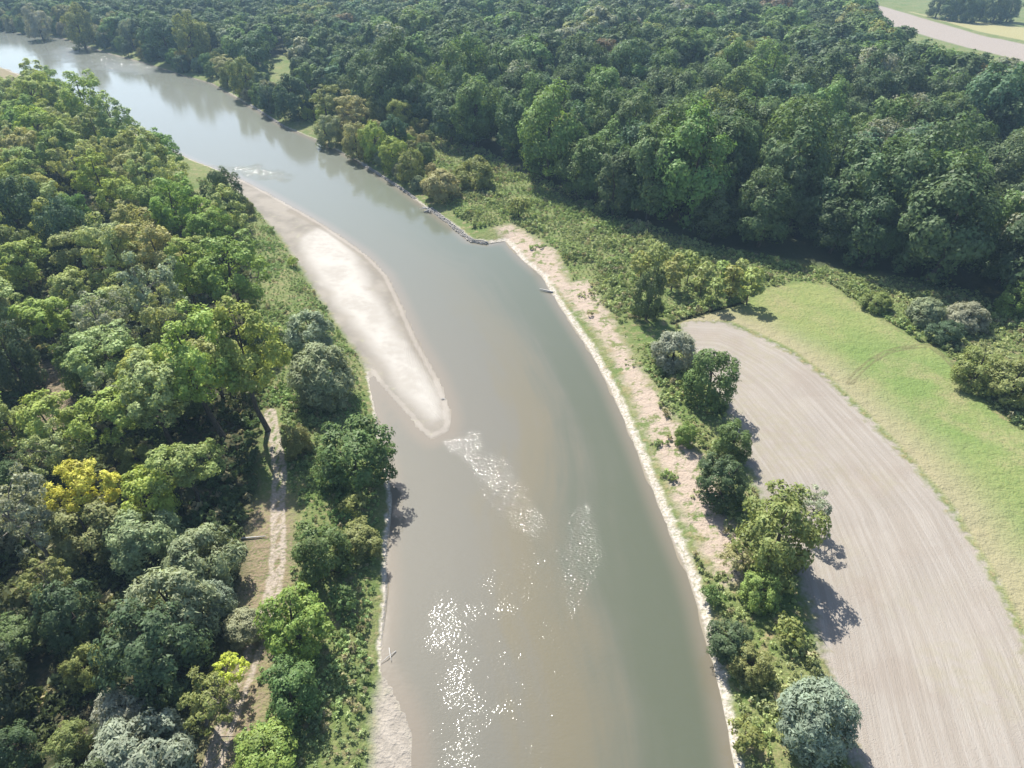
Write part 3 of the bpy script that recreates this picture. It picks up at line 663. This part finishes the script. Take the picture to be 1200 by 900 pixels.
# closed forest beyond the meadow: the nearest 300 as things, the rest as one mass
Q = clear_of(scatter_pts(FOREST, 9.6, 11, 1000, grow_far=.7), .6, 0, HAND)
dist = np.hypot(Q[:, 0], Q[:, 1])
vis = np.array([(-60 < pix(x, y, 18)[0] < 1260) for x, y in Q])
order = np.lexsort((dist, ~vis)); near = order[:300]; rest = order[300:]
tn = vnoise(Q, 30, 40); tr_ = np.random.default_rng(5)
def forest_tint(i):
    u = tr_.random(); c = np.array(DK) * .95 + np.array((.02, .022, .004)) * (tn[i] + .2)
    if u < .22: c = np.array(MD)
    elif u < .27: c = np.array(BL)
    elif u < .30: c = np.array(OL) * .75
    elif u < .325: c = np.array(GR) * .8
    elif u < .34: c = np.array((.15, .115, .06))
    return np.maximum(c * 1.12 * tr_.uniform(.8, 1.25) * tr_.uniform(.95, 1.05, 3), .005), u
sfor = sdf(Q, FOREST)
for i in near:
    c, u = forest_tint(i); x, y = Q[i]; k = rs.choice(KINDS["oak"]); edge = sfor[i] > -9
    px, py = pix(x, y, 18)
    side = "above the far bank bushes" if px < 520 else "above the riverside herbs" if px < 740 else "above the sapling thicket" if px < 920 else "above the mown meadow" if px < 1080 else "by the photo's right edge"
    look = "brown-tinged" if .325 <= u < .34 else "pale grey" if .30 <= u < .34 else "olive" if .27 <= u < .30 else "blue-green" if .22 <= u < .27 else "mid green" if u < .22 else "dark green"
    band = "front edge" if edge else "near rows" if sfor[i] > -45 else "deeper rows"
    lab = f"{look} tree in the {band} of the forest, {side}"; grp = f"{look} forest trees, {band}, {side}"
    fs = rs.choice((.8, .9, 1.0, 1.1, 1.3)); size = 'small' if fs < .95 else 'middling' if fs < 1.05 else 'large' if fs < 1.2 else 'huge'
    lab = f"{size} {lab}"; grp = f"{size} {grp}"
    plant(k, x, y, fs * rs.uniform(.96, 1.04) * (.72 if x < -70 else 1), rs.uniform(.82, 1.15), c, "forest_tree", lab, "tree", grp)

def instance_group(name, protos):
    """geometry nodes that put one of the given plant meshes on every point of the object"""
    ng = bpy.data.node_groups.new(name, 'GeometryNodeTree')
    ng.interface.new_socket("Geometry", in_out='INPUT', socket_type='NodeSocketGeometry')
    ng.interface.new_socket("Geometry", in_out='OUTPUT', socket_type='NodeSocketGeometry')
    N = ng.nodes; Lk = ng.links
    gi = N.new("NodeGroupInput"); go = N.new("NodeGroupOutput"); ip = N.new("GeometryNodeInstanceOnPoints"); jg = N.new("GeometryNodeJoinGeometry")
    for p in reversed(protos):
        oi = N.new("GeometryNodeObjectInfo"); oi.inputs["Object"].default_value = p
        gt = N.new("GeometryNodeGeometryToInstance"); Lk.new(oi.outputs["Geometry"], gt.inputs[0]); Lk.new(gt.outputs[0], jg.inputs[0])
    def na(nm, tp):
        a = N.new("GeometryNodeInputNamedAttribute"); a.data_type = tp; a.inputs["Name"].default_value = nm; return a.outputs["Attribute"]
    ip.inputs["Pick Instance"].default_value = True
    Lk.new(gi.outputs[0], ip.inputs["Points"]); Lk.new(jg.outputs[0], ip.inputs["Instance"])
    Lk.new(na("pick", 'INT'), ip.inputs["Instance Index"]); Lk.new(na("rot", 'FLOAT_VECTOR'), ip.inputs["Rotation"]); Lk.new(na("scl", 'FLOAT_VECTOR'), ip.inputs["Scale"])
    Lk.new(ip.outputs[0], go.inputs[0])
    return ng
def stuff(name, XYZ, protos, scl, tint, label, cat, seed=1):
    n = len(XYZ); rg = np.random.default_rng(seed)
    m = bpy.data.meshes.new(name); m.vertices.add(n); m.vertices.foreach_set("co", np.asarray(XYZ, np.float32).ravel())
    m.attributes.new("pick", 'INT', 'POINT').data.foreach_set("value", rg.integers(0, len(protos), n).astype(np.int32))
    rot = np.zeros((n, 3), np.float32); rot[:, 2] = rg.uniform(0, 6.283, n)
    m.attributes.new("rot", 'FLOAT_VECTOR', 'POINT').data.foreach_set("vector", rot.ravel())
    m.attributes.new("scl", 'FLOAT_VECTOR', 'POINT').data.foreach_set("vector", np.asarray(scl, np.float32).ravel())
    m.attributes.new("tint", 'FLOAT_COLOR', 'POINT').data.foreach_set("color", np.c_[tint, np.ones(n)].astype(np.float32).ravel())
    o = link(name, m); md = o.modifiers.new("scatter", 'NODES'); md.node_group = instance_group(name + "_nodes", protos)
    return tag(o, label, cat, kind='stuff')
def proto_far(name, seed, **kw):
    R, H, z0 = kw.pop("R"), kw.pop("H"), kw.pop("z0")
    lc, lr, V, Fc, rnd = grow(seed, R, z0, H, **kw)
    tr, _ = skeleton(seed, lc, H, z0, .35)
    V2, F2 = join([(V, Fc), tr]); mi = np.r_[np.zeros(len(Fc)), np.ones(len(tr[1]))]
    return bpy.data.objects.new(name, make_mesh(name, V2, F2, [LEAF_FAR, BARK], midx=mi, fattr={"rnd": np.r_[rnd, np.zeros(len(tr[1]))]}))
far_protos = [proto_far("far_tree", 500 + s, R=7.6, H=23, z0=3.0, nl=26, lr=(.25, .42), nleaf=2800, size=.68, ns=7, jit=.35, irregular=.2, low=-.5, spread=.68) for s in range(5)]
c_far = np.array([forest_tint(i)[0] for i in rest]); gsc = 1 + .45 * np.clip((dist[rest] - 250) / 500, 0, 1)
s_ = tr_.uniform(.85, 1.2, len(rest)) * np.where(Q[rest][:, 0] < -70, .75, 1)
stuff("far_forest", np.c_[Q[rest], terrain(Q[rest])], far_protos, np.c_[s_ * gsc, s_ * gsc, s_ * tr_.uniform(.9, 1.08, len(rest))], c_far,
      "closed dark green broadleaf forest stretching back to the upper edge of the photo", "forest")

# trees around the far fields, top right
for (x, y, w) in ((1003, 8, 26), (1012, 18, 22), (985, 4, 30)):
    plant_px(x, y, w, "dense", BL, "dark tree at the far corner of the forest beside the far ploughed strip", "tree", group="trees at the far corner of the forest", limbs=False, zs=1.1)
for (x, y, w) in ((1100, 8, 24), (1118, 9, 26), (1136, 11, 26), (1152, 11, 24), (1168, 12, 26), (1184, 12, 24), (1128, 2, 26), (1150, 2, 28), (1172, 3, 26)):
    plant_px(x, y, w, "dense", DK, "dark tree of the isolated copse between the far fields, top right", "tree", group="trees of the far copse", limbs=False, zs=1.0)

# ------------------------------------------------------------------ herbs, reeds and undergrowth
def tuft(name, seed, R, H, n, size, aspect):
    lc, lr, V, Fc, rnd = grow(seed, R, 0.0, H, nl=6, lr=(.3, .55), nleaf=n, size=size, aspect=aspect, ns=4, jit=.8, irregular=.3, low=-.1, inner=.1)
    return bpy.data.objects.new(name, make_mesh(name, V, Fc, [LEAF_FAR], fattr={"rnd": rnd}))
tufts = [tuft("herb_tuft", 700 + s, .55, .75, 46, .17, 1.25) for s in range(4)]
def herbs(name, A, spacing, seed, base, label, cat, lo=.5, hi=1.3, avoid=None, gap=.0):
    rg = np.random.default_rng(seed); Qh = scatter_pts(A, spacing, seed, 330, grow_far=1.2)
    k = vnoise(Qh, 5, seed) + .5 * vnoise(Qh, 2, seed + 1)
    ok = (sdf(Qh, WATER) > 1.6) & (k > gap - .5)
    if avoid is not None: ok &= avoid(Qh)
    Qh = Qh[ok]; n = len(Qh)
    s = rg.uniform(lo, hi, n) * (1 + 1.3 * vnoise(Qh, 6, seed + 2)); a = (vnoise(Qh, 9, seed + 3) + .5)[:, None]; b = (vnoise(Qh, 3, seed + 4) + .5)[:, None]
    col = np.array(base[0]) * (1 - a) + np.array(base[1]) * a; col = col * (.8 + .4 * b)
    dryp = (rg.random(n) < .10)[:, None]; col = np.where(dryp, np.array((.33, .30, .17)), col) * rg.uniform(.8, 1.2, (n, 1))
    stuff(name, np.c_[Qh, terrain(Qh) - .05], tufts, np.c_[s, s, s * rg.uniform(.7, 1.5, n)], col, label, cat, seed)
herbs("riverside_herbs", HERB, 1.0, 61, ((.23, .31, .10), (.38, .41, .19)), "lumpy tall herbs and nettles between the right bank and the forest", "herbs",
      avoid=lambda q: (np.hypot(*(q - np.array(at(762, 392))).T) > 5.5) & (sdf(q, FIELD) > .8) & (sdf(q, MEADOW) > .5) & ((sdf(q, SOIL) > 1.0) | (vnoise(q, 4, 9) > .22)))
herbs("bank_herbs", LEFTBANK, .85, 62, ((.20, .31, .10), (.32, .38, .17)), "bright green herbs along the left bank beside sand bar and river", "herbs", .35, .95,
      avoid=lambda q: (sdf(q, BAR) > .3) & (sdf(q, BEACH2) > .4) & (seg_dist(q, PATH_PTS, False)[0] > 1.8) & ((sdf(q, DRYCLEAR) > .5) | (vnoise(q, 3, 8) > .2)))
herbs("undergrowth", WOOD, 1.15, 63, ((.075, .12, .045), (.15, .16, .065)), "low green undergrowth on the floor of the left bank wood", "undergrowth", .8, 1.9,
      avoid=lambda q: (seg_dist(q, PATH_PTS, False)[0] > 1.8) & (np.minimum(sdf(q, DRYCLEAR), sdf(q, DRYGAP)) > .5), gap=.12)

# ------------------------------------------------------------------ stones, driftwood, fallen logs
def stone_row(A, seed, rows):
    rg = np.random.default_rng(seed); parts = []
    seg = np.hypot(*np.diff(A, axis=0).T); L = np.r_[0, np.cumsum(seg)]
    for r in range(rows):
        sdist = rg.uniform(0, .5)
        while sdist < L[-1]:
            i = min(np.searchsorted(L, sdist, 'right') - 1, len(seg) - 1); tt = (sdist - L[i]) / seg[i]
            p = A[i] * (1 - tt) + A[i + 1] * tt; nrm = np.array([-(A[i + 1] - A[i])[1], (A[i + 1] - A[i])[0]]) / seg[i]
            q = p + nrm * (.15 + .36 * r + rg.normal() * .12); h = .1 + .2 * r
            bx = np.array([(a, b, c) for c in (-.5, .5) for b in (-.5, .5) for a in (-.5, .5)]) * rg.uniform(.7, 1.15, 3) * (.5, .42, .35)
            bx *= rg.uniform(.82, 1.12, (8, 1)); an = math.atan2(*(A[i + 1] - A[i])[::-1]) + rg.normal() * .25
            V = np.c_[bx[:, 0] * math.cos(an) - bx[:, 1] * math.sin(an) + q[0], bx[:, 0] * math.sin(an) + bx[:, 1] * math.cos(an) + q[1], bx[:, 2] + h]
            Fq = np.array([(0, 2, 3, 1), (4, 5, 7, 6), (0, 1, 5, 4), (2, 6, 7, 3), (0, 4, 6, 2), (1, 3, 7, 5)])
            parts.append((V, np.concatenate([Fq[:, [0, 1, 2]], Fq[:, [0, 2, 3]]]))); sdist += rg.uniform(.34, .6)
    return join(parts)
t = NT("stone"); STONE = t.done(t.bsdf(t.mix(t.noise(1.2, 3, t.n("ShaderNodeNewGeometry").outputs["Position"]), (0.20, 0.19, 0.175), (0.36, 0.34, 0.31)), .9).outputs[0])
for A, sd_, rows, lab in ((poly([(502, 246), (516, 256), (530, 267), (543, 278), (552, 284), (570, 287)]), 1, 3, "grey stone edging along the far bank tip beside the sandy cove"),
                          (poly([(424, 193), (448, 208), (471, 223), (486, 234)]), 2, 2, "low stone edging under the bushes of the far bank clump"),
                          (poly([(292, 123), (312, 136), (331, 148)]), 3, 2, "low stone edging left of the weeping willow on the far bank")):
    o = link("stone_edging", make_mesh("stone_edging", *stone_row(A, sd_, rows), [STONE])); tag(o, lab, "stone edging", "stone edgings of the far bank")
t = NT("driftwood"); DRIFT = t.done(t.bsdf(t.mix(t.noise(4, 3, t.n("ShaderNodeTexCoord").outputs["Object"]), (0.34, 0.33, 0.31), (0.52, 0.50, 0.47)), .9).outputs[0])
def logs(name, px, py, n, L, r, label, cat, part, seed, z=.25, ang=None):
    rg = np.random.default_rng(seed); x, y = at(px, py, z); root = link(name, None); root.location = (x, y, max(0, height_at(x, y))); tag(root, label, cat)
    for i in range(n):
        a = (rg.uniform(0, 6.28) if ang is None else ang + rg.normal() * .05); l = L * rg.uniform(.6, 1.1); c = rg.normal(size=2) * (.12 * L if n > 1 else 0); e = np.array([math.cos(a), math.sin(a)]) * l / 2
        b = rg.normal(size=2) * .05 * L; k = r * rg.uniform(.7, 1.2); h = .05 + k + i * r * .5
        link(part, make_mesh(part, *tube([(*(c - e), h), (*(c + b), h + .1 * l * rg.random()), (*(c + e), h + .05)], [k, k * .8, k * .4], 6), [DRIFT], smooth=True), root)
    return root
logs("driftwood_heap", 501, 247, 9, 3.6, .17, "pale driftwood heap caught at the upstream end of the stone edging", "driftwood", "branch", 3, .2)
logs("fallen_log", 640, 341, 1, 4.0, .2, "pale log lying in the water at the right bank beach", "log", "log_trunk", 4, .1, 2.7)
logs("fallen_log", 298, 631, 1, 3.4, .14, "pale bare log lying left of the sandy track", "log", "log_trunk", 5, 1.7, .15)
logs("driftwood_stick", 520, 467, 2, .9, .08, "small dark stick stranded near the tip of the sand bar", "driftwood", "branch", 6, .2)
logs("driftwood_stick", 456, 768, 2, 2.2, .08, "thin pale branch at the left waterline above the lower beach", "driftwood", "branch", 7, .1)

# ------------------------------------------------------------------ haze
t = NT("haze"); pv = t.n("ShaderNodeVolumePrincipled"); pv.inputs["Color"].default_value = (0.50, 0.75, 1.0, 1); pv.inputs["Density"].default_value = 0.00020
pv.inputs["Anisotropy"].default_value = 0.1
t.t.links.new(pv.outputs[0], t.out.inputs["Volume"])
bx0, bx1, by0, by1, bz0, bz1 = -4600, 4600, -4200, 5200, -3.2, 82
V = [(x, y, z) for z in (bz0, bz1) for y in (by0, by1) for x in (bx0, bx1)]
hz = link("haze", make_mesh("haze", V, [(0, 2, 3, 1), (4, 5, 7, 6), (0, 1, 5, 4), (2, 6, 7, 3), (0, 4, 6, 2), (1, 3, 7, 5)], [t.m]))
tag(hz, "thin pale blue summer haze in the air over the valley", "haze", kind='stuff')
print("left trees", nleft, "far", len(rest), "objects", len(bpy.data.objects), "ground verts", len(P))
